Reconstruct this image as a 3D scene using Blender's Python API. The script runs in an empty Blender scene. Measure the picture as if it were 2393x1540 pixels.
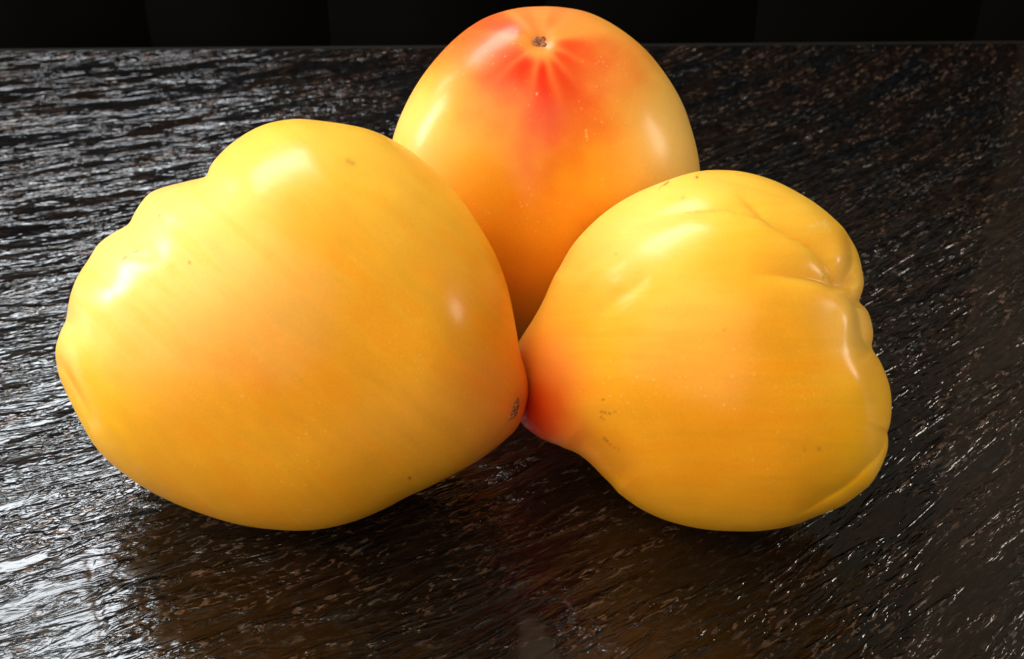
import bpy, math, random
import numpy as np
from mathutils import Vector, Matrix

random.seed(7)
S = bpy.context.scene
COL = S.collection

# ------------------------------------------------------------------ camera
PITCH = math.radians(36.0)
EYE = Vector((0.0, -0.2430, 0.1765))
FOV = math.radians(42.0)
cam_d = bpy.data.cameras.new("camera")
cam = bpy.data.objects.new("camera", cam_d)
COL.objects.link(cam)
cam.location = EYE
ROLL = math.radians(-0.45)
cam.rotation_euler = (Matrix.Rotation(math.pi / 2 - PITCH, 3, 'X') @ Matrix.Rotation(ROLL, 3, 'Z')).to_euler()
cam_d.angle = FOV
cam_d.clip_start = 0.01
cam_d.clip_end = 50
cam_d.dof.use_dof = True
cam_d.dof.focus_distance = 0.245
cam_d.dof.aperture_fstop = 36.0
S.camera = cam
bpy.context.view_layer.update()

# ------------------------------------------------------------------ world
W = bpy.data.worlds.new("World")
S.world = W
W.use_nodes = True
W.node_tree.nodes["Background"].inputs[0].default_value = (1.0, 0.80, 0.56, 1)
W.node_tree.nodes["Background"].inputs[1].default_value = 0.13
S.view_settings.view_transform = 'Standard'
S.view_settings.look = 'None'
S.view_settings.exposure = 0.25
S.view_settings.gamma = 1.0
S.cycles.max_bounces = 8
S.cycles.use_denoising = True


# ------------------------------------------------------------------ lamps
def lamp(name, direction, dist, sx, sy, power, color, target=(0, -0.02, 0.03), spread=180):
    d = bpy.data.lights.new(name, 'AREA')
    d.shape = 'RECTANGLE'
    d.size, d.size_y = sx, sy
    d.energy = power
    d.color = color
    d.spread = math.radians(spread)
    o = bpy.data.objects.new(name, d)
    COL.objects.link(o)
    t = Vector(target)
    o.location = t + Vector(direction).normalized() * dist
    o.rotation_euler = (t - o.location).to_track_quat('-Z', 'Y').to_euler()
    return o


LAMPS = [
    # two window panes, low on the left
    ("window_lamp", (-0.91, 0.28, 0.29), 0.70, 0.105, 0.26, 2.7, (1.0, 0.96, 0.90)),
    ("window_lamp", (-0.77, 0.50, 0.42), 0.70, 0.070, 0.120, 0.35, (1.0, 0.96, 0.90)),
    # the paler opening above and behind them
    ("skylight_lamp", (-0.20, 0.62, 0.80), 0.52, 0.27, 0.16, 2.0, (0.90, 0.95, 1.0), (-0.10, -0.07, 0.0)),
    # a warmer lamp on the right
    ("side_lamp", (0.95, 0.05, 0.26), 0.60, 0.12, 0.16, 0.90, (1.0, 0.90, 0.76)),
    # added soft front fill for the tomatoes, unseen, from behind left of the camera
    ("ceiling_lamp", (-0.55, -0.68, 0.72), 1.30, 1.7, 1.7, 22.0, (1.0, 0.89, 0.72)),
]
for a in LAMPS:
    lamp(*a)


# ------------------------------------------------------------------ helpers
def px_ray(x, y):
    """direction of the line of sight through a point of the 2392 x 1540 picture"""
    f = 1196.0 / math.tan(FOV / 2)
    v = Vector(((x - 1196.0) / f, (770.0 - y) / f, -1.0))
    return (cam.rotation_euler.to_matrix() @ v).normalized()


def nodes_of(mat):
    mat.use_nodes = True
    nt = mat.node_tree
    return nt, nt.nodes, nt.links, nt.nodes["Principled BSDF"]


def add_mesh(name, verts, faces, mat, parent=None, smooth=True):
    me = bpy.data.meshes.new(name)
    verts = np.asarray(verts, dtype=np.float32)
    faces = np.asarray(faces, dtype=np.int32)
    n = faces.shape[1]
    me.vertices.add(len(verts))
    me.vertices.foreach_set("co", verts.ravel())
    me.loops.add(faces.size)
    me.loops.foreach_set("vertex_index", faces.ravel())
    me.polygons.add(len(faces))
    me.polygons.foreach_set("loop_start", np.arange(0, faces.size, n, dtype=np.int32))
    me.polygons.foreach_set("loop_total", np.full(len(faces), n, dtype=np.int32))
    me.update(calc_edges=True)
    me.validate()
    if smooth:
        me.polygons.foreach_set("use_smooth", np.ones(len(me.polygons), dtype=bool))
    me.materials.append(mat)
    o = bpy.data.objects.new(name, me)
    COL.objects.link(o)
    if parent:
        o.parent = parent
    return o


def vnoise(x, y, seed):
    """value noise on arrays, smooth, 0..1"""
    xi = np.floor(x).astype(np.int64)
    yi = np.floor(y).astype(np.int64)
    fx, fy = x - xi, y - yi
    fx = fx * fx * fx * (fx * (fx * 6 - 15) + 10)
    fy = fy * fy * fy * (fy * (fy * 6 - 15) + 10)

    def h(a, b):
        n = (a * 374761393 + b * 668265263 + seed * 1442695041) & 0xFFFFFFFF
        n = ((n ^ (n >> 13)) * 1274126177) & 0xFFFFFFFF
        n = n ^ (n >> 16)
        return (n & 0xFFFF) / 65535.0
    return ((h(xi, yi) * (1 - fx) + h(xi + 1, yi) * fx) * (1 - fy)
            + (h(xi, yi + 1) * (1 - fx) + h(xi + 1, yi + 1) * fx) * fy)


def fbm(x, y, seed, octaves=4, gain=0.5):
    s, a, t = 0.0, 1.0, 0.0
    for i in range(octaves):
        s = s + a * vnoise(x * 2 ** i, y * 2 ** i, seed + i * 17)
        t += a
        a *= gain
    return s / t


# ------------------------------------------------------------------ slate tabletop
def edge_y(x):
    return 0.1565


def slate_material():
    m = bpy.data.materials.new("slate")
    nt, N, L, B = nodes_of(m)
    uv = N.new('ShaderNodeUVMap'); uv.uv_map = "grain"       # u along the cleavage, v across it, metres

    def noise(scale_u, scale_v, detail, rough, dist=0.0, off=0.0, ntype='FBM'):
        mp = N.new('ShaderNodeMapping')
        mp.inputs['Location'].default_value = (off, off * 0.7, off * 0.3)
        mp.inputs['Scale'].default_value = (scale_u, scale_v, 1)
        L.new(uv.outputs[0], mp.inputs[0])
        t = N.new('ShaderNodeTexNoise')
        t.noise_type = ntype
        t.inputs['Scale'].default_value = 1
        t.inputs['Detail'].default_value = detail
        t.inputs['Roughness'].default_value = rough
        t.inputs['Distortion'].default_value = dist
        L.new(mp.outputs[0], t.inputs['Vector'])
        return t

    def ramp(src, *stops):
        r = N.new('ShaderNodeValToRGB')
        e = r.color_ramp.elements
        e[0].position, e[0].color = stops[0][0], (*stops[0][1], 1)
        e[1].position, e[1].color = stops[-1][0], (*stops[-1][1], 1)
        for p, c in stops[1:-1]:
            q = e.new(p); q.color = (*c, 1)
        L.new(src, r.inputs[0])
        return r

    def math_(op, a, b, clamp=False):
        n = N.new('ShaderNodeMath'); n.operation = op; n.use_clamp = clamp
        for i, s in enumerate((a, b)):
            if isinstance(s, (int, float)):
                n.inputs[i].default_value = s
            else:
                L.new(s, n.inputs[i])
        return n.outputs[0]

    chips = noise(210, 560, 2, 0.5, 0.8, 3.1)
    fine = noise(1300, 3000, 2, 0.6, 0.4, 9.7)
    waves = noise(125, 350, 2, 0.45, 0.9, 1.3)
    patch = noise(14, 40, 3, 0.5, 0.3, 5.2)
    # chip relief: flat-topped flakes with torn edges, crowded on the crests of the cleavage bands
    bands = noise(34, 210, 3, 0.6, 0.8, 21.0)
    band_r = ramp(bands.outputs['Fac'], (0.45, (0.08,) * 3), (0.60, (1, 1, 1)))
    chip_r = ramp(chips.outputs['Fac'], (0.42, (0, 0, 0)), (0.50, (0.45,) * 3), (0.56, (0.8,) * 3), (0.66, (1, 1, 1)))
    h = math_('MULTIPLY', chip_r.outputs[0], 0.00021)
    h = math_('MULTIPLY', math_('ADD', h, math_('MULTIPLY', waves.outputs['Fac'], 0.00036)), band_r.outputs[0])
    h = math_('ADD', h, math_('MULTIPLY', bands.outputs['Fac'], 0.00038))
    h = math_('ADD', h, math_('MULTIPLY', waves.outputs['Fac'], 0.00042))
    h = math_('ADD', h, math_('MULTIPLY', fine.outputs['Fac'], 0.000008))
    bmp = N.new('ShaderNodeBump')
    bmp.inputs['Strength'].default_value = 0.85
    bmp.inputs['Distance'].default_value = 1.0
    L.new(h, bmp.inputs['Height'])
    L.new(bmp.outputs[0], B.inputs['Normal'])
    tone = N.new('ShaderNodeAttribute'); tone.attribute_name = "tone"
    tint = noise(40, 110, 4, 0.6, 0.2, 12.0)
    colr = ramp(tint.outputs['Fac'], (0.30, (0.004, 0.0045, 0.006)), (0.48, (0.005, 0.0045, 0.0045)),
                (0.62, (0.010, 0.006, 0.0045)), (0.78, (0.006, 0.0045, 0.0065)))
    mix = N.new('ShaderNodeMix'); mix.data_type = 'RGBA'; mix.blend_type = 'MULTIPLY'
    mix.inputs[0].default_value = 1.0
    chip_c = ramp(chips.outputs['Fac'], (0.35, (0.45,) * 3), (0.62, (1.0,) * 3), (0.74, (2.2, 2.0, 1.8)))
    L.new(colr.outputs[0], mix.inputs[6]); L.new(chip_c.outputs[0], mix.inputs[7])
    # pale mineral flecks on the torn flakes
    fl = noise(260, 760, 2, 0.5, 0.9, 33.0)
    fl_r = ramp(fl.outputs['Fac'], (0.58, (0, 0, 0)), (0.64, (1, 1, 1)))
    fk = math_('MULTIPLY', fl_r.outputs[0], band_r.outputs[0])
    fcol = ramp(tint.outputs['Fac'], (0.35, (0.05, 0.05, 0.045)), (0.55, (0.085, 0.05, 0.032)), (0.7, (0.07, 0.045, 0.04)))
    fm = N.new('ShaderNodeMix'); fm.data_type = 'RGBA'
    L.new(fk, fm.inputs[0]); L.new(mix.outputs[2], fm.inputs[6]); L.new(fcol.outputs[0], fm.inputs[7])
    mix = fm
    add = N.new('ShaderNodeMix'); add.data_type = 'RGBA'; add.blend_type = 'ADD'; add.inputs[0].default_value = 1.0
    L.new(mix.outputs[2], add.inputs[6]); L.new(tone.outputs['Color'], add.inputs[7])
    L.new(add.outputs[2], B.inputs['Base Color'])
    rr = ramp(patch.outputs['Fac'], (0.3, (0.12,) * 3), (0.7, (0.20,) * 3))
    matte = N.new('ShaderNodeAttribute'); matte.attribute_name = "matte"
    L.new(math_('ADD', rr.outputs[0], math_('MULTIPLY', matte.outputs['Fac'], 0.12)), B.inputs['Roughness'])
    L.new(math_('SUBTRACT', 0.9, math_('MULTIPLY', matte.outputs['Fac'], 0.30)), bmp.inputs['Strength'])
    B.inputs['IOR'].default_value = 1.62
    return m


def grain_coords(x, y):
    v = y - (0.62 * x + 1.35 * x * x)
    u = x * 1.2 + y * 0.55
    v = v + 0.0035 * (fbm(x * 18, y * 18, 5, 3) - 0.5)
    return u, v


def ground_px(X, Y):
    """where a point of the slab's plane falls in the 2392 x 1540 picture (to lay out the pattern's seams)"""
    Rm = np.array(cam.rotation_euler.to_matrix())
    D = np.stack([X - EYE.x, Y - EYE.y, np.full_like(X, -EYE.z)], -1) @ Rm
    f = 1196.0 / math.tan(FOV / 2)
    dz = np.minimum(D[..., 2], -1e-3)
    return 1196 + f * D[..., 0] / -dz, 770 - f * D[..., 1] / -dz


def build_table():
    root = bpy.data.objects.new("slate_table", None)
    COL.objects.link(root)
    root["label"] = "black slate table with diagonal rippled grain under the three tomatoes"
    root["category"] = "table"
    x0, x1, y0 = -0.34, 0.34, -0.30
    nx, ny = 900, 620
    xs = np.linspace(x0, x1, nx)
    t = np.linspace(0, 1, ny)
    y1 = edge_y(0) - 0.0035
    X, T = np.meshgrid(xs, t)
    Y = y0 + (y1 - y0) * T
    u, v = grain_coords(X, Y)
    ridge = fbm(u * 60, v * 300, 21, 3) - 0.5
    broad = fbm(u * 22, v * 60, 31, 3) - 0.5
    flake = fbm(u * 170, v * 620, 41, 2) - 0.5
    Z = ridge * 0.00045 + broad * 0.0012 + flake * 0.00012 - 0.0009
    fade = np.clip((1 - T) * 60, 0, 1)
    pc = ground_px(X, Y)
    sl = np.abs(pc[0] - (205 + (pc[1] - 1290) * 0.19))
    Z = Z - 0.00035 * np.exp(-(sl / 5) ** 2) * np.clip((pc[1] - 1285) / 15, 0, 1)
    Z = Z * fade - 0.0002
    idx = np.arange(nx * ny).reshape(ny, nx)
    F = np.stack([idx[:-1, :-1], idx[:-1, 1:], idx[1:, 1:], idx[1:, :-1]], -1).reshape(-1, 4)
    o = add_mesh("tabletop", np.stack([X, Y, Z], -1).reshape(-1, 3), F, slate_material(), root)
    lay = o.data.uv_layers.new(name="grain")
    li = np.empty(len(o.data.loops), dtype=np.int32)
    o.data.loops.foreach_get("vertex_index", li)
    uvs = np.stack([u.ravel(), v.ravel()], -1)[li]
    lay.data.foreach_set("uv", uvs.astype(np.float32).ravel())

    # printed seams of the slab's pattern: a grey field at the near left corner, a brown one at the right,
    # and a small smooth worn patch by the near edge
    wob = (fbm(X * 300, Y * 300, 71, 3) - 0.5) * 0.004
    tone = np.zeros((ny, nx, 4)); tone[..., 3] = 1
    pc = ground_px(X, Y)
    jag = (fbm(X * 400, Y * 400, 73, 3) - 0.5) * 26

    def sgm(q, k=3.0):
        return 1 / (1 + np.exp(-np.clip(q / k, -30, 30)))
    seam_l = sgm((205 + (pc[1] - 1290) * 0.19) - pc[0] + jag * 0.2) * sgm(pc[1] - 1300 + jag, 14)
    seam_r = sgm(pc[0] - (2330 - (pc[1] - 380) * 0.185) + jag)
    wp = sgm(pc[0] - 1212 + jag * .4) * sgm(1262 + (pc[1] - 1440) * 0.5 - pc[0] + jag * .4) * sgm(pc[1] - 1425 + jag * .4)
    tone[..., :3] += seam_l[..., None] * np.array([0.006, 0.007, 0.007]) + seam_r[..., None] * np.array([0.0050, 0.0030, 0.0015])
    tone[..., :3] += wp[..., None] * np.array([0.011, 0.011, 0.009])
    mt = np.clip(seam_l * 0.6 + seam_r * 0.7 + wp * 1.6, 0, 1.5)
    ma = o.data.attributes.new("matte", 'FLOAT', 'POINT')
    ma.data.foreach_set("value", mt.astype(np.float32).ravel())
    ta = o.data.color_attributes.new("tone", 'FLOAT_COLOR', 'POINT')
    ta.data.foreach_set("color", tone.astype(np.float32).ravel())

    # polished rounded front of the far edge, with the slab's thickness below it
    m = bpy.data.materials.new("slate_edge")
    nt, N, L, B = nodes_of(m)
    B.inputs['Base Color'].default_value = (0.009, 0.0095, 0.0085, 1)
    B.inputs['Roughness'].default_value = 0.42
    tx = N.new('ShaderNodeTexNoise'); tx.inputs['Scale'].default_value = 260
    bm = N.new('ShaderNodeBump'); bm.inputs['Strength'].default_value = 0.15; bm.inputs['Distance'].default_value = 0.001
    L.new(tx.outputs[0], bm.inputs['Height']); L.new(bm.outputs[0], B.inputs['Normal'])
    prof = [(0.0, -0.0004), (0.0016, -0.0001), (0.0026, -0.0008), (0.0033, -0.0020), (0.0035, -0.0040), (0.0035, -0.022)]
    V, F = [], []
    ex = np.linspace(x0, x1, 60)
    for x in ex:
        for (dy, z) in prof:
            V.append((x, y1 + dy, z))
    k = len(prof)
    for i in range(len(ex) - 1):
        for j in range(k - 1):
            a = i * k + j
            F.append((a, a + k, a + k + 1, a + 1))
    add_mesh("edge_strip", V, F, m, root)
    return root


build_table()

# dark panelled wall behind the table
def build_wall():
    m = bpy.data.materials.new("dark_panel")
    nt, N, L, B = nodes_of(m)
    tc = N.new('ShaderNodeTexCoord')
    tx = N.new('ShaderNodeTexNoise'); tx.inputs['Scale'].default_value = 22
    tx.inputs['Detail'].default_value = 5
    L.new(tc.outputs['Object'], tx.inputs['Vector'])
    r = N.new('ShaderNodeValToRGB')
    r.color_ramp.elements[0].color = (0.0012, 0.0012, 0.0011, 1)
    r.color_ramp.elements[1].color = (0.0028, 0.0026, 0.0023, 1)
    L.new(tx.outputs[0], r.inputs[0]); L.new(r.outputs[0], B.inputs['Base Color'])
    B.inputs['Roughness'].default_value = 0.7
    B.inputs['Specular IOR Level'].default_value = 0.0
    V, F = [], []
    y = 0.182

    def box(xa, xb, ya, yb, za, zb):
        b = len(V)
        V.extend([(xa, ya, za), (xb, ya, za), (xb, yb, za), (xa, yb, za), (xa, ya, zb), (xb, ya, zb), (xb, yb, zb), (xa, yb, zb)])
        for f in ((0, 1, 5, 4), (1, 2, 6, 5), (2, 3, 7, 6), (3, 0, 4, 7), (4, 5, 6, 7), (3, 2, 1, 0)):
            F.append([b + i for i in f])
    box(-0.6, 0.6, y + 0.004, y + 0.03, -0.3, 0.098)
    o = add_mesh("wall", V, F, m, smooth=False)
    o["kind"] = "structure"
    V.clear(); F.clear()
    xs = [-0.6, -0.262, -0.197, -0.122, -0.061, 0.012, 0.083, 0.158, 0.226, 0.6]
    for i in range(len(xs) - 1):
        V.clear(); F.clear()
        box(xs[i] + 0.0001, xs[i + 1] - 0.0001, y, y + 0.0038, -0.29, 0.10)
        add_mesh("panel", V, F, m, o, smooth=False)


build_wall()


# ------------------------------------------------------------------ tomatoes
def polyline_dist(u, v, pts):
    """distance, side (positive = left of travel) and position 0..1 along a polyline"""
    best = np.full(u.shape, 1e9)
    side = np.zeros(u.shape)
    par = np.zeros(u.shape)
    P = np.array(pts, float)
    seg = np.hypot(*(P[1:] - P[:-1]).T)
    cum = np.concatenate([[0], np.cumsum(seg)])
    for i in range(len(P) - 1):
        a, b = P[i], P[i + 1]
        d = b - a
        tt = np.clip(((u - a[0]) * d[0] + (v - a[1]) * d[1]) / (d @ d), 0, 1)
        qx, qy = u - (a[0] + tt * d[0]), v - (a[1] + tt * d[1])
        dist = np.hypot(qx, qy)
        cr = d[0] * (v - a[1]) - d[1] * (u - a[0])
        k = dist < best
        best = np.where(k, dist, best)
        side = np.where(k, np.sign(cr), side)
        par = np.where(k, (cum[i] + tt * seg[i]) / cum[-1], par)
    return best, side, par


def catmull(pts, n=8, closed=False):
    P = [np.array(p, float) for p in pts]
    out = []
    m = len(P)
    rng = range(m) if closed else range(m - 1)
    for i in rng:
        if closed:
            p0, p1, p2, p3 = P[(i - 1) % m], P[i], P[(i + 1) % m], P[(i + 2) % m]
        else:
            p0, p1, p2, p3 = P[max(i - 1, 0)], P[i], P[i + 1], P[min(i + 2, m - 1)]
        for k in range(n):
            t = k / n
            out.append(0.5 * ((2 * p1) + (-p0 + p2) * t + (2 * p0 - 5 * p1 + 4 * p2 - p3) * t * t + (-p0 + 3 * p1 - 3 * p2 + p3) * t ** 3))
    if not closed:
        out.append(P[-1])
    return out


def skin_material(name, spec=0.5):
    m = bpy.data.materials.new(name)
    nt, N, L, B = nodes_of(m)
    at = N.new('ShaderNodeAttribute'); at.attribute_name = "pigment"
    tc = N.new('ShaderNodeTexCoord')
    mot = N.new('ShaderNodeTexNoise'); mot.inputs['Scale'].default_value = 90; mot.inputs['Detail'].default_value = 4
    L.new(tc.outputs['Object'], mot.inputs['Vector'])
    grain = N.new('ShaderNodeTexNoise'); grain.inputs['Scale'].default_value = 2600; grain.inputs['Detail'].default_value = 2
    L.new(tc.outputs['Object'], grain.inputs['Vector'])
    r1 = N.new('ShaderNodeMapRange'); r1.inputs[1].default_value = 0.3; r1.inputs[2].default_value = 0.7
    r1.inputs[3].default_value = 0.95; r1.inputs[4].default_value = 1.05
    L.new(mot.outputs['Fac'], r1.inputs[0])
    r2 = N.new('ShaderNodeMapRange'); r2.inputs[1].default_value = 0.25; r2.inputs[2].default_value = 0.75
    r2.inputs[3].default_value = 0.96; r2.inputs[4].default_value = 1.04
    L.new(grain.outputs['Fac'], r2.inputs[0])
    mu = N.new('ShaderNodeMath'); mu.operation = 'MULTIPLY'
    L.new(r1.outputs[0], mu.inputs[0]); L.new(r2.outputs[0], mu.inputs[1])
    vm = N.new('ShaderNodeVectorMath'); vm.operation = 'SCALE'
    L.new(at.outputs['Color'], vm.inputs[0]); L.new(mu.outputs[0], vm.inputs['Scale'])
    vo = N.new('ShaderNodeTexVoronoi'); vo.inputs['Scale'].default_value = 620
    L.new(tc.outputs['Object'], vo.inputs['Vector'])
    vr = N.new('ShaderNodeMapRange'); vr.inputs[1].default_value = 0.10; vr.inputs[2].default_value = 0.20
    vr.inputs[3].default_value = 0.20; vr.inputs[4].default_value = 0.0
    L.new(vo.outputs['Distance'], vr.inputs[0])
    pm = N.new('ShaderNodeMapRange'); pm.inputs[1].default_value = 0.45; pm.inputs[2].default_value = 0.65
    L.new(mot.outputs['Fac'], pm.inputs[0])
    pk = N.new('ShaderNodeMath'); pk.operation = 'MULTIPLY'
    L.new(vr.outputs[0], pk.inputs[0]); L.new(pm.outputs[0], pk.inputs[1])
    dots = N.new('ShaderNodeMix'); dots.data_type = 'RGBA'
    L.new(pk.outputs[0], dots.inputs[0]); L.new(vm.outputs[0], dots.inputs[6])
    dots.inputs[7].default_value = (0.95, 0.72, 0.28, 1)
    L.new(dots.outputs[2], B.inputs['Base Color'])
    B.inputs['Subsurface Weight'].default_value = 0.6
    B.inputs['Subsurface Radius'].default_value = (1.0, 0.45, 0.10)
    B.inputs['Subsurface Scale'].default_value = 0.0042
    B.inputs['Roughness'].default_value = 0.40
    B.inputs['Specular IOR Level'].default_value = 0.06
    B.inputs['Coat Weight'].default_value = 0.42
    B.inputs['Coat Roughness'].default_value = 0.215
    B.inputs['Coat IOR'].default_value = 1.36
    # fine waxy relief and slow waviness of the skin
    wav = N.new('ShaderNodeTexNoise'); wav.inputs['Scale'].default_value = 55; wav.inputs['Detail'].default_value = 2
    L.new(tc.outputs['Object'], wav.inputs['Vector'])
    b1 = N.new('ShaderNodeBump'); b1.inputs['Strength'].default_value = 1.0; b1.inputs['Distance'].default_value = 0.00035
    L.new(wav.outputs['Fac'], b1.inputs['Height'])
    b2 = N.new('ShaderNodeBump'); b2.inputs['Strength'].default_value = 1.0; b2.inputs['Distance'].default_value = 0.000012
    L.new(grain.outputs['Fac'], b2.inputs['Height']); L.new(b1.outputs[0], b2.inputs['Normal'])
    L.new(b2.outputs[0], B.inputs['Normal'])
    L.new(b2.outputs[0], B.inputs['Coat Normal'])
    return m


def scar_material():
    m = bpy.data.materials.new("corky_scar")
    nt, N, L, B = nodes_of(m)
    tc = N.new('ShaderNodeTexCoord')
    tx = N.new('ShaderNodeTexNoise'); tx.inputs['Scale'].default_value = 3200; tx.inputs['Detail'].default_value = 4
    L.new(tc.outputs['Object'], tx.inputs['Vector'])
    r = N.new('ShaderNodeValToRGB')
    r.color_ramp.elements[0].position = 0.38; r.color_ramp.elements[0].color = (0.16, 0.04, 0.012, 1)
    r.color_ramp.elements[1].position = 0.62; r.color_ramp.elements[1].color = (0.46, 0.19, 0.08, 1)
    L.new(tx.outputs['Fac'], r.inputs[0]); L.new(r.outputs[0], B.inputs['Base Color'])
    b = N.new('ShaderNodeBump'); b.inputs['Distance'].default_value = 0.0004; b.inputs['Strength'].default_value = 1
    L.new(tx.outputs['Fac'], b.inputs['Height']); L.new(b.outputs[0], B.inputs['Normal'])
    B.inputs['Roughness'].default_value = 0.6
    B.inputs['Specular IOR Level'].default_value = 0.2
    return m


SCAR = scar_material()


class Tomato:
    def __init__(self, label, centre_px, dist, depth, outline, sharp_w=0.55, smooth_deg=14):
        self.c_px = centre_px
        ray = px_ray(*centre_px)
        self.C = EYE + ray * dist
        self.dist = dist
        z = -ray
        x = Vector((0, 0, 1)).cross(z); x.normalize()
        y = z.cross(x)
        self.M = Matrix((x, y, z)).transposed()          # local (right, up, towards the eye) -> world
        self.x, self.y, self.z = x, y, z
        self.f = 1196.0 / math.tan(FOV / 2)
        self.depth = depth
        self.px = dist / self.f                            # metres per picture pixel at the centre
        pts = catmull(outline, 10, closed=True)
        ip = np.array(pts)
        self.img_a = np.arctan2(-(ip[:, 1] - centre_px[1]), ip[:, 0] - centre_px[0])
        self.img_r = np.hypot(ip[:, 1] - centre_px[1], ip[:, 0] - centre_px[0])
        k = math.sqrt(1 - (depth * 0.95 / dist) ** 2)
        uv = np.array([self.plane(p) for p in pts]) * k
        ang = np.arctan2(uv[:, 1], uv[:, 0])
        rad = np.hypot(uv[:, 0], uv[:, 1])
        o = np.argsort(ang)
        ang, rad = ang[o], rad[o]
        self.A = np.concatenate([ang - 2 * math.pi, ang, ang + 2 * math.pi])
        self.R = np.concatenate([rad, rad, rad])
        # softened outline for the body away from the rim
        g = np.linspace(-math.pi, math.pi, 721)[:-1]
        rg = np.interp(g, self.A, self.R)
        ker = np.exp(-0.5 * (np.arange(-90, 91) * 0.5 / smooth_deg) ** 2); ker /= ker.sum()
        rs = np.convolve(np.concatenate([rg[-90:], rg, rg[:90]]), ker, 'valid')
        self.G = np.concatenate([g - 2 * math.pi, g, g + 2 * math.pi])
        self.RS = np.concatenate([rs, rs, rs])
        self.label = label
        self.sharp_w = sharp_w

    def plane(self, p):
        """picture point -> local right/up coordinates on the plane through the centre"""
        r = px_ray(*p)
        t = -self.dist / r.dot(self.z)
        q = EYE + r * t - self.C
        return (q.dot(self.x), q.dot(self.y))

    def to_px(self, P):
        Wd = P.reshape(-1, 3) @ np.array(self.M.to_3x3()).T + np.array(self.C) - np.array(EYE)
        D = (Wd @ np.array(cam.rotation_euler.to_matrix())).reshape(P.shape)
        return 1196 - self.f * D[..., 0] / D[..., 2], 770 + self.f * D[..., 1] / D[..., 2]

    def raw(self, PH, TT, back, shear):
        R = np.interp(PH, self.A, self.R)
        RS = np.interp(PH, self.G, self.RS)
        w = np.exp(-(np.abs(TT) / self.sharp_w) ** 2)
        Rm = RS + (R - RS) * w
        D = np.where(TT < 0, self.depth * back, self.depth)
        P = np.stack([Rm * np.cos(TT) * np.cos(PH), Rm * np.cos(TT) * np.sin(PH), D * np.sin(TT)], -1)
        P[..., 2] += shear[0] * P[..., 0] + shear[1] * P[..., 1]
        return P

    def fit(self, back, shear):
        """size the body so that its outline is the traced one"""
        g = np.linspace(-math.pi, math.pi, 721)[:-1]
        PH, TT = np.meshgrid(g, np.linspace(-1.3, 1.3, 131))
        o = np.argsort(self.img_a)
        ta, tr = self.img_a[o], self.img_r[o]
        ta = np.concatenate([ta - 2 * math.pi, ta, ta + 2 * math.pi]); tr = np.tile(tr, 3)
        for _ in range(4):
            U, V = self.to_px(self.raw(PH, TT, back, shear))
            a = np.arctan2(-(V - self.c_px[1]), U - self.c_px[0]).ravel()
            r = np.hypot(U - self.c_px[0], V - self.c_px[1]).ravel()
            b = np.round((a + math.pi) / (2 * math.pi) * 360).astype(int) % 360
            mx = np.zeros(360); np.maximum.at(mx, b, r)
            ba = (np.arange(360)) / 360 * 2 * math.pi - math.pi
            q = np.interp(ba, ta, tr) / np.maximum(mx, 1)
            q = np.clip(q, 0.85, 1.15)
            k = np.exp(-0.5 * (np.arange(-30, 31) / 3.0) ** 2); k /= k.sum()
            q = np.convolve(np.concatenate([q[-30:], q, q[:30]]), k, 'valid')
            Q = np.concatenate([q, q, q]); BA = np.concatenate([ba - 2 * math.pi, ba, ba + 2 * math.pi])
            # local angle of a rim point -> its angle in the picture
            ru, rv = self.to_px(self.raw(g[None, :], np.zeros((1, g.size)), back, shear))
            ia = np.unwrap(np.arctan2(-(rv[0] - self.c_px[1]), ru[0] - self.c_px[0]))
            gq = np.interp((ia + math.pi) % (2 * math.pi) - math.pi, BA, Q)
            gs = np.convolve(np.concatenate([gq[-40:], gq, gq[:40]]), np.ones(81) / 81, 'valid')
            GG = np.concatenate([g - 2 * math.pi, g, g + 2 * math.pi])
            self.R = self.R * np.interp(self.A, GG, np.tile(gq, 3))
            self.RS = self.RS * np.interp(self.G, GG, np.tile(gs, 3))
        print('fit err', float(np.abs(q - 1).max()))

    def build(self, grooves, back=1.0, shear=(0, 0), bumps=(), paint=None, NPHI=900, NT=330):
        self.fit(back, shear)
        phi = np.linspace(-math.pi, math.pi, NPHI + 1)[:-1]
        s = np.linspace(0, 1, NT)
        # more rows on the near side and towards the rim
        t = -math.pi / 2 + math.pi * s
        t = t - 0.25 * np.sin(2 * t) * 0.5
        PH, TT = np.meshgrid(phi, t)
        P = self.raw(PH, TT, back, shear)
        # picture-pixel coordinates of each point, x right, y down
        U, V = self.to_px(P)
        front = 1 / (1 + np.exp(-P[..., 2] / (0.10 * self.depth)))     # 0 behind, 1 in front
        n = P / np.maximum(np.linalg.norm(P, axis=-1, keepdims=True), 1e-9)
        disp = np.zeros_like(U)
        dz = np.zeros_like(U)
        for g in grooves:
            pts = catmull(g['pts'], 6)
            d, sd, par = polyline_dist(U, V, pts)
            wl, wr = g.get('w', (30, 30))
            ww = np.where(sd > 0, wr, wl)                # screen y points down, so positive = right of travel
            e = g.get('p', 1.0)
            prof = np.exp(-(d / ww) ** e) if e != 1 else np.exp(-np.sqrt(d * d + g.get('r', 2.0) ** 2) / ww + g.get('r', 2.0) / ww)
            ta, tb = g.get('taper', (0.2, 0.2))
            tp = np.ones_like(par)
            if ta > 0: tp = tp * np.clip(par / ta, 0, 1) ** 0.8
            if tb > 0: tp = tp * np.clip((1 - par) / tb, 0, 1) ** 0.8
            tp = tp * tp * (3 - 2 * tp)
            dd = g['a'] * self.px * prof * tp * front
            if g.get('z'):
                dz -= dd
            else:
                disp -= dd
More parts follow.
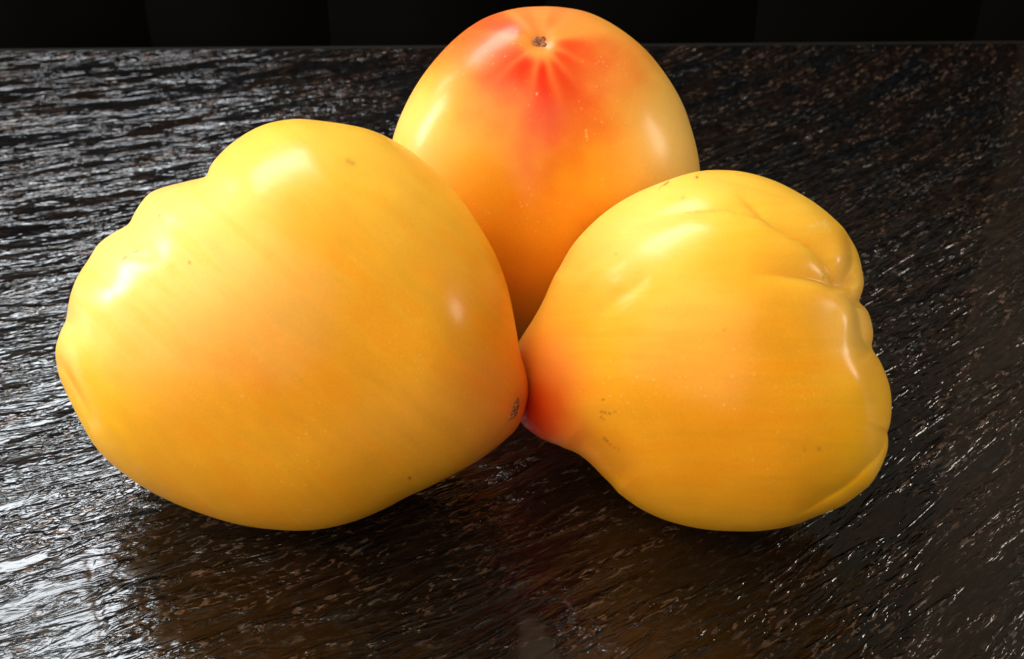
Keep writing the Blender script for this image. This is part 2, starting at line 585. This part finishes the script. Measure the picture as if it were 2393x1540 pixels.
        for (bx, by, rx, ry, ang, amp) in bumps:
            ca, sa = math.cos(math.radians(ang)), math.sin(math.radians(ang))
            du, dv = (U - bx), -(V - by)
            a = (du * ca + dv * sa) / rx; b = (-du * sa + dv * ca) / ry
            disp += amp * self.px * np.exp(-(a * a + b * b)) * front
        P = P + n * disp[..., None]
        P[..., 2] += dz
        self.P, self.U, self.V = P, U, V
        col = paint(U, V, P, self, front)
        Wd = P.reshape(-1, 3) @ np.array(self.M.to_3x3()).T + np.array(self.C)
        lo = Wd[:, 2].min()
        base = Vector((self.C.x, self.C.y, 0.0))
        root = bpy.data.objects.new("tomato", None)
        COL.objects.link(root)
        root.location = base
        root["label"] = self.label
        root["category"] = "tomato"
        root["group"] = "yellow heart-shaped tomatoes on the slate"
        print("TOMATO", self.label[:30], "lowest z mm %.2f" % (lo * 1000), "C", [round(v * 1000, 1) for v in self.C])
        idx = np.arange(NPHI * NT).reshape(NT, NPHI)
        nx = np.roll(idx, -1, axis=1)
        F = np.stack([idx[:-1], nx[:-1], nx[1:], idx[1:]], -1).reshape(-1, 4)
        # poles collapse to a tiny ring; weld them into one point
        Wd = Wd - np.array(base)
        W2 = Wd.reshape(NT, NPHI, 3)
        W2[0, :] = W2[0].mean(0); W2[-1, :] = W2[-1].mean(0)
        keep = W2[1:-1].reshape(-1, 3)
        verts = np.concatenate([keep, W2[0, :1], W2[-1, :1]])
        rows = NT - 2
        idx = np.arange(NPHI * rows).reshape(rows, NPHI)
        nx = np.roll(idx, -1, axis=1)
        Q = np.stack([idx[:-1], nx[:-1], nx[1:], idx[1:]], -1).reshape(-1, 4)
        body = self._mesh(verts, Q, idx, root, NPHI, rows)
        ca = body.data.color_attributes.new("pigment", 'FLOAT_COLOR', 'POINT')
        cc = np.concatenate([col[1:-1].reshape(-1, 3), col[0, :1], col[-1, :1]])
        cc = np.concatenate([cc, np.ones((len(cc), 1))], 1)
        ca.data.foreach_set("color", cc.astype(np.float32).ravel())
        self.root, self.base, self.body = root, base, body
        return root

    def _mesh(self, verts, Q, idx, root, NPHI, rows):
        me = bpy.data.meshes.new("skin")
        b, tpt = NPHI * rows, NPHI * rows + 1
        tri = []
        for i in range(NPHI):
            j = (i + 1) % NPHI
            tri.append((b, idx[0, j], idx[0, i]))
            tri.append((tpt, idx[-1, i], idx[-1, j]))
        tri = np.array(tri, dtype=np.int32)
        me.vertices.add(len(verts)); me.vertices.foreach_set("co", verts.astype(np.float32).ravel())
        loops = np.concatenate([Q.ravel(), tri.ravel()]).astype(np.int32)
        me.loops.add(len(loops)); me.loops.foreach_set("vertex_index", loops)
        ls = np.concatenate([np.arange(len(Q)) * 4, len(Q) * 4 + np.arange(len(tri)) * 3]).astype(np.int32)
        lt = np.concatenate([np.full(len(Q), 4), np.full(len(tri), 3)]).astype(np.int32)
        me.polygons.add(len(ls)); me.polygons.foreach_set("loop_start", ls); me.polygons.foreach_set("loop_total", lt)
        me.update(calc_edges=True)
        me.polygons.foreach_set("use_smooth", np.ones(len(ls), dtype=bool))
        me.materials.append(SKIN)
        o = bpy.data.objects.new("skin", me)
        COL.objects.link(o)
        o.parent = root
        return o

    def surface_at(self, x, y):
        """point and outward normal of the near surface under a picture point, in world metres"""
        d = (self.U - x) ** 2 + (self.V - y) ** 2 + np.where(self.P[..., 2] < 0, 1e9, 0)
        i, j = np.unravel_index(np.argmin(d), d.shape)
        n_ = self.P.shape[1]
        a = self.P[min(i + 4, self.P.shape[0] - 1), j] - self.P[i - 4, j]
        b = self.P[i, (j + 4) % n_] - self.P[i, j - 4]
        nrm = np.cross(b, a); nrm /= np.linalg.norm(nrm)
        if nrm @ self.P[i, j] < 0: nrm = -nrm
        return self.C + self.M.to_3x3() @ Vector(self.P[i, j]), (self.M.to_3x3() @ Vector(nrm)).normalized()

    def scar(self, x, y, ra, rb, ang, seed):
        """corky blossom scar: a small crumpled button set in the skin"""
        p, n = self.surface_at(x, y)
        up = self.y - n * self.y.dot(n); up.normalize()
        rt = up.cross(n)
        rnd = random.Random(seed)
        ph = [rnd.uniform(0, 6.28) for _ in range(8)]
        nr, na = 9, 40
        V = []
        for i in range(nr):
            q = i / (nr - 1)
            for j in range(na):
                a = 2 * math.pi * j / na
                wob = 1 + 0.16 * math.sin(3 * a + ph[0]) + 0.12 * math.sin(5 * a + ph[1]) + 0.07 * math.sin(9 * a + ph[2])
                lx, ly = ra * q * wob * math.cos(a), rb * q * wob * math.sin(a)
                ca, sa = math.cos(ang), math.sin(ang)
                hx, hy = lx * ca - ly * sa, lx * sa + ly * ca
                h = 0.00030 * (1 - q ** 4) + 0.00022 * math.sin(4 * a + 5 * q + ph[3]) * q * (1 - q) * 3 - 0.00045 * math.exp(-(q / 0.25) ** 2) - 0.0002 * q ** 6
                V.append(tuple(p + rt * hx + up * hy + n * (h + 0.00006) - self.base))
        F = []
        for i in range(nr - 1):
            for j in range(na):
                k = (j + 1) % na
                F.append((i * na + j, i * na + k, (i + 1) * na + k, (i + 1) * na + j))
        return add_mesh("blossom_scar", V, F, SCAR, self.root)


SKIN = skin_material("tomato_skin")

YEL = np.array([0.90, 0.50, 0.050])
PALE = np.array([0.92, 0.60, 0.17])  # pale yellow, with the skin's hazy sheen put into the colour
LEM = np.array([0.92, 0.52, 0.010])
AMB = np.array([0.87, 0.42, 0.022])
ORG = np.array([0.80, 0.33, 0.010])
DOR = np.array([0.78, 0.22, 0.006])
SAL = np.array([0.86, 0.26, 0.055])
RED = np.array([0.72, 0.028, 0.004])
DRED = np.array([0.60, 0.020, 0.004])
BRN = np.array([0.20, 0.07, 0.02])


def blobs(U, V, base, items, warp=18, seed=3):
    wu = (fbm(U / 90, V / 90, seed, 3) - 0.5) * 2 * warp
    wv = (fbm(U / 90 + 31, V / 90, seed + 5, 3) - 0.5) * 2 * warp
    c = np.ones(U.shape + (3,)) * base
    for (x, y, rx, ry, ang, colr, k) in items:
        ca, sa = math.cos(math.radians(ang)), math.sin(math.radians(ang))
        du, dv = U + wu - x, -(V + wv - y)
        a = (du * ca + dv * sa) / rx; b = (-du * sa + dv * ca) / ry
        w = k * np.exp(-(a * a + b * b))
        c = c * (1 - w[..., None]) + colr * w[..., None]
    return c


def specks(c, U, V, items, colr=BRN):
    for (x, y, r, k) in items:
        w = k * np.exp(-((U - x) ** 2 + (V - y) ** 2) / (r * r))
        c = c * (1 - w[..., None]) + colr * w[..., None]
    return c


def scratch(c, U, V, pts, wd, k, colr=BRN):
    d, _, par = polyline_dist(U, V, pts)
    w = k * np.exp(-(d / wd) ** 2) * np.clip(fbm(U / 5, V / 5, 77, 2) * 2.6 - 0.7, 0, 1)
    return c * (1 - w[..., None]) + colr * w[..., None]


# --- left tomato ------------------------------------------------------
OUT_L = [(478, 408), (490, 385), (510, 362), (540, 335), (580, 308), (620, 290), (660, 281), (700, 278), (750, 282), (800, 288),
         (850, 298), (890, 312), (915, 325), (950, 345), (985, 372), (1020, 402), (1055, 440), (1090, 482), (1120, 528), (1150, 580),
         (1170, 625), (1188, 680), (1200, 735), (1208, 780), (1218, 830), (1230, 870), (1235, 905), (1233, 935), (1222, 975),
         (1205, 1005), (1180, 1030), (1140, 1062), (1100, 1088), (1050, 1115), (1000, 1140), (950, 1162), (900, 1188), (850, 1210),
         (800, 1226), (750, 1236), (700, 1240), (650, 1238), (600, 1233), (550, 1224), (500, 1210), (450, 1193), (400, 1173),
         (350, 1148), (300, 1116), (250, 1075), (220, 1040), (195, 1000), (170, 955), (150, 915), (135, 880), (128, 845), (130, 810),
         (140, 775), (152, 745), (158, 715), (166, 683), (180, 645), (200, 610), (228, 570), (262, 543), (295, 520), (315, 492),
         (346, 454), (375, 438), (406, 429), (450, 417)]


def paint_l(U, V, P, T, front):
    c = blobs(U, V, AMB, [
        (620, 300, 380, 150, -10, YEL, 0.95), (300, 560, 260, 300, 60, PALE, 0.9), (480, 520, 200, 200, 0, PALE, 0.55),
        (900, 480, 260, 120, -50, YEL, 0.75), (740, 560, 150, 110, -30, AMB, 0.5),
        (200, 780, 150, 220, 80, PALE, 0.7), (200, 960, 150, 110, -40, LEM, 0.9),
        (650, 900, 240, 100, -25, ORG, 0.75), (450, 990, 260, 130, 0, ORG, 0.5), (800, 830, 160, 80, -30, ORG, 0.35),
        (1130, 740, 90, 160, 10, ORG, 0.75), (1140, 880, 90, 70, 20, SAL, 0.45), (1180, 1000, 110, 120, 30, SAL, 0.75),
        (950, 1000, 170, 100, 20, np.array([0.92,0.42,0.05]), 0.6), (560, 1190, 380, 100, -6, ORG, 0.75), (850, 1120, 240, 90, 20, ORG, 0.5),
        (1215, 960, 26, 40, -10, SAL, 0.6)], seed=3)
    st = fbm((U * 0.75 + V * 0.66) / 170, (V * 0.75 - U * 0.66) / 34, 19, 3)
    c = c * (1 + 0.16 * (st - 0.5))[..., None]
    k_ = np.clip((st - 0.52) * 2.4, 0, 0.45)[..., None]
    c = c * (1 - k_) + c * np.array([0.94, 0.80, 0.5]) * k_
    c = specks(c, U, V, [(957, 1117, 3.2, 0.95), (443, 614, 3, .8), (372, 504, 2.5, .8), (815, 372, 8, .35), (826, 378, 6, .35), (636, 660, 3, -.3), (268, 692, 7, .4)])
    c = scratch(c, U, V, [(280, 612), (292, 600), (305, 590), (318, 585)], 2.6, 0.75)
    c = scratch(c, U, V, [(285, 575), (300, 570)], 2, 0.5)
    c = scratch(c, U, V, [(240, 660), (262, 680), (268, 700)], 3.5, 0.45)
    return c


T_L = Tomato("largest yellow tomato lying at left with lobed shoulder outward and small brown tip scar",
             (690, 775), 0.2471, 0.0355, OUT_L)
GR_L = [
    dict(pts=[(478, 402), (500, 425), (540, 450), (600, 470)], a=5, w=(34, 46), taper=(0, 0.9), r=14),
    dict(pts=[(290, 510), (320, 550), (350, 580), (400, 610)], a=9, w=(34, 34), taper=(0, 0.9), p=1.6),
    dict(pts=[(190, 600), (250, 645), (310, 680)], a=8, w=(38, 38), taper=(0, 0.9), p=1.6),
    dict(pts=[(145, 745), (200, 790), (260, 820)], a=7, w=(34, 34), taper=(0, 0.9), p=1.6),
    dict(pts=[(128, 850), (160, 905), (190, 950), (230, 1020)], a=14, w=(16, 26), taper=(0, 0.8), r=5),
    dict(pts=[(700, 300), (860, 380), (980, 500), (1060, 640)], a=6, w=(60, 60), taper=(0.4, 0.4), p=2),
]
T_L.build(GR_L, back=0.85, paint=paint_l, shear=(0.16, 0.0), bumps=[(1035, 740, 75, 95, 20, 7), (1215, 955, 30, 40, 0, -2)])
T_L.scar(1205, 955, 0.0013, 0.0021, math.radians(-15), 4)

# --- right tomato -----------------------------------------------------
OUT_R = [(1216, 790), (1245, 745), (1270, 700), (1290, 655), (1310, 615), (1335, 575), (1365, 540), (1400, 507), (1440, 477), (1480, 454),
         (1520, 436), (1560, 421), (1600, 408), (1640, 399), (1680, 396), (1730, 399), (1780, 410), (1830, 428), (1880, 455),
         (1930, 490), (1970, 527), (2000, 565), (2015, 600), (2022, 640), (2020, 675), (2015, 702), (2030, 722), (2040, 755),
         (2044, 785), (2041, 819), (2055, 840), (2070, 875), (2080, 910), (2083, 950), (2080, 985), (2075, 1008), (2077, 1030),
         (2074, 1055), (2060, 1090), (2035, 1130), (2000, 1160), (1960, 1186), (1900, 1210), (1850, 1228), (1800, 1238),
         (1750, 1242), (1690, 1241), (1640, 1236), (1590, 1226), (1540, 1210), (1490, 1185), (1445, 1152), (1410, 1120),
         (1380, 1090), (1350, 1065), (1310, 1045), (1270, 1030), (1240, 1011), (1216, 988), (1203, 960), (1198, 920), (1198, 870),
         (1202, 822)]


def paint_r(U, V, P, T, front):
    c = blobs(U, V, AMB, [
        (1700, 430, 380, 90, -5, YEL, 0.9), (1480, 560, 190, 130, 35, PALE, 0.7), (1560, 700, 220, 90, 20, YEL, 0.6),
        (1900, 560, 150, 150, -50, YEL, 0.8), (2000, 800, 70, 160, 0, PALE, 0.75), (2000, 960, 110, 170, 0, LEM, 0.85),
        (1990, 1100, 160, 70, 40, LEM, 0.6), (1760, 620, 180, 60, 5, ORG, 0.25), (1790, 850, 250, 120, 0, ORG, 0.5),
        (1660, 990, 280, 120, -8, ORG, 0.9), (1700, 1130, 300, 130, 0, ORG, 0.75), (1330, 760, 80, 160, -20, ORG, 0.7),
        (1300, 860, 70, 110, 0, SAL, 0.6), (1232, 965, 88, 115, -12, RED, 1.0), (1262, 998, 95, 60, -28, RED, 0.95), (1228, 985, 55, 45, 0, DRED, 0.6), (1350, 1050, 80, 40, -30, SAL, 0.5),
        (1430, 1090, 110, 60, -40, DOR, 0.4)], seed=8)
    st = fbm(U / 200, V / 26, 29, 3)
    c = c * (1 + 0.14 * (st - 0.5))[..., None]
    k_ = np.clip((st - 0.52) * 2.4, 0, 0.45)[..., None]
    c = c * (1 - k_) + c * np.array([0.94, 0.80, 0.5]) * k_
    sp = [(1408, 934, 2.5, .9), (1405, 962, 3, .7), (1413, 964, 3, .7), (1424, 966, 3, .7), (1436, 963, 2.5, .5), (1404, 975, 3, .6), (1410, 980, 2.5, .4),
          (1410, 1026, 4, .6), (1416, 1032, 3.5, .7), (1424, 1040, 3, .5), (1434, 1048, 3, .4), (1444, 1052, 2.5, .4),
          (1628, 414, 3.5, .95), (1692, 771, 3, .5), (1929, 645, 3, .55), (1913, 1049, 5, .35), (1880, 1052, 4, .25), (1595, 460, 5, .25), (1438, 592, 3, .4)]
    c = specks(c, U, V, sp)
    c = scratch(c, U, V, [(1540, 441), (1562, 425)], 2.2, .9)
    c = scratch(c, U, V, [(1605, 490), (1700, 486), (1800, 508)], 5, .22)
    c = scratch(c, U, V, [(1900, 520), (1930, 512), (1940, 530)], 6, .25, np.array([0.95, 0.75, 0.35]))
    return c


T_R = Tomato("yellow tomato lying at right, reddish tip pointing left and deep folds between its right lobes",
             (1650, 830), 0.2489, 0.0325, OUT_R, sharp_w=0.42)
FOLD1 = [(1700, 447), (1738, 457), (1800, 503), (1859, 535), (1902, 562), (1933, 593), (1953, 625), (1968, 655), (1980, 680)]
FOLD2 = [(1978, 520), (1990, 556), (1999, 589), (2000, 613), (1994, 644), (1982, 672), (1975, 684)]
FOLD0 = [(1740, 640), (1800, 641), (1878, 648), (1918, 656), (1957, 671), (1980, 691), (2000, 714), (2011, 738), (2015, 761), (2021, 789), (2034, 810), (2046, 822)]
FOLD3 = [(2018, 698), (2008, 708), (2003, 718)]
FOLD4 = [(2080, 1002), (2057, 1061), (2021, 1097), (1984, 1133), (1930, 1166), (1893, 1188), (1850, 1210)]
GR_R = [
    dict(pts=FOLD1, a=26, w=(34, 14), taper=(0.5, 0.1), r=4),
    dict(pts=FOLD2, a=36, w=(22, 12), taper=(0.3, 0.12), r=3, z=1),
    dict(pts=FOLD0, a=44, w=(60, 12), taper=(0.75, 0.05), r=3, z=1),
    dict(pts=FOLD3, a=36, w=(14, 8), taper=(0, 0.4), r=3, z=1),
    dict(pts=FOLD4, a=20, w=(12, 24), taper=(0.05, 0.3), r=3, z=1),
    dict(pts=[(1625, 412), (1683, 414), (1761, 431), (1839, 453), (1898, 476)], a=5, w=(16, 22), taper=(0.3, 0.3), r=6),
    dict(pts=[(1430, 545), (1488, 519), (1605, 488), (1722, 488), (1800, 511)], a=7, w=(26, 30), taper=(0.3, 0.2), p=1.7),
    dict(pts=[(1300, 650), (1371, 589), (1449, 539)], a=9, w=(24, 30), taper=(0.2, 0.3), p=1.7),
    dict(pts=[(1370, 760), (1440, 695), (1530, 640)], a=6, w=(22, 22), taper=(0.3, 0.3), p=1.8),
    dict(pts=[(1330, 1020), (1400, 1075), (1460, 1140)], a=8, w=(40, 40), taper=(0.2, 0.2), p=1.8),
]
T_R.build(GR_R, back=0.72, paint=paint_r, shear=(0.16, 0.0), bumps=[(1975, 745, 26, 60, 0, 8), (1995, 890, 34, 60, 20, 10), (1968, 600, 26, 45, 0, 8)])

# --- tomato standing behind -------------------------------------------
OUT_B = [(1270, 15), (1320, 18), (1370, 28), (1420, 50), (1470, 83), (1510, 118), (1545, 160), (1575, 205), (1598, 250), (1615, 300),
         (1628, 350), (1635, 400), (1632, 445), (1618, 495), (1590, 555), (1550, 615), (1500, 668), (1440, 722), (1385, 765),
         (1330, 795), (1270, 812), (1200, 813), (1130, 795), (1065, 762), (1010, 722), (965, 670), (932, 610), (912, 540), (904, 470),
         (905, 400), (915, 335), (930, 285), (955, 230), (985, 180), (1020, 135), (1060, 93), (1105, 58), (1150, 35), (1210, 19)]
SC = (1262, 92)


def paint_b(U, V, P, T, front):
    c = blobs(U, V, AMB, [
        (1290, 660, 240, 220, 0, DOR, 0.7), (1300, 430, 260, 180, 0, ORG, 0.65), (1560, 300, 110, 240, 15, PALE, 0.85),
        (960, 300, 90, 150, 20, PALE, 0.7), (1470, 130, 130, 110, -40, AMB, 0.6),
        (1262, 90, 230, 90, 0, SAL, 0.85), (1110, 170, 130, 110, 30, SAL, 0.7), (1410, 180, 80, 80, -30, SAL, 0.55), (1140, 60, 190, 70, 25, RED, 0.75),
        (1300, 25, 160, 30, 0, SAL, 0.8), (1290, 215, 140, 90, 0, SAL, 0.75), (1285, 295, 70, 60, 0, SAL, 0.65)], warp=14, seed=13)
    # the red star: petals running out from the blossom end between pale veins
    du, dv = U - SC[0], (V - SC[1])
    ang = np.degrees(np.arctan2(dv, du))
    rad = np.hypot(du, dv)
    wob = (fbm(U / 60, V / 60, 55, 3) - 0.5)
    for (a0, wd, r0, r1, k) in [(86, 16, 48, 300, 1.0), (60, 13, 52, 230, 0.9), (124, 28, 45, 190, 1.0), (36, 16, 40, 170, 0.9),
                                (12, 14, 36, 190, 0.85), (154, 18, 45, 150, 0.65), (-158, 14, 50, 190, 0.6), (-120, 14, 30, 60, 0.3), (-60, 15, 34, 70, 0.3)]:
        da = (ang - a0 + 180) % 360 - 180
        wr = 1 / (1 + np.exp(-(rad - r0) / 6)) * np.exp(-(np.maximum(rad - r0 * 1.3, 0) / (r1 * (0.75 + 0.5 * wob))) ** 2)
        w = k * np.exp(-(da / wd) ** 4 * 0.6 - (da / wd) ** 2 * 0.3) * wr
        c = c * (1 - w[..., None]) + RED * w[..., None]
    for a0 in (73, 98, 52, 138, -173, 26, -75, -38, -135):
        da = (ang + wob * 6 - a0 + 180) % 360 - 180
        w = 0.42 * np.exp(-(np.radians(da) * rad / (5 + rad * 0.035)) ** 2) * np.exp(-(rad / 120) ** 2)
        c = c * (1 - w[..., None]) + np.array([0.88, 0.28, 0.06]) * w[..., None]
    w = 0.7 * np.exp(-((du / 40) ** 2 + (dv / 26) ** 2))
    c = c * (1 - w[..., None]) + np.array([0.86, 0.30, 0.03]) * w[..., None]
    c = specks(c, U, V, [(1260, 91, 22, .45)])
    c = specks(c, U, V, [(1254, 220, 2.5, .7), (1370, 320, 2.5, .4)], np.array([0.95, 0.6, 0.3]))
    c = scratch(c, U, V, [(1368, 305), (1372, 330)], 1.6, .7, np.array([0.95, 0.7, 0.3]))
    return c


T_B = Tomato("orange yellow tomato standing behind the other two with red starburst around the scar on top",
             (1271, 435), 0.2855, 0.0285, OUT_B)
T_B.build([dict(pts=[(1250, 100), (1262, 92), (1275, 100)], a=3, w=(26, 26), taper=(0, 0), r=8)], paint=paint_b, bumps=[(1260, 91, 30, 24, 0, -7)], shear=(0.0, 0.12))
T_B.scar(1260, 90, 0.0018, 0.0017, math.radians(-25), 9)
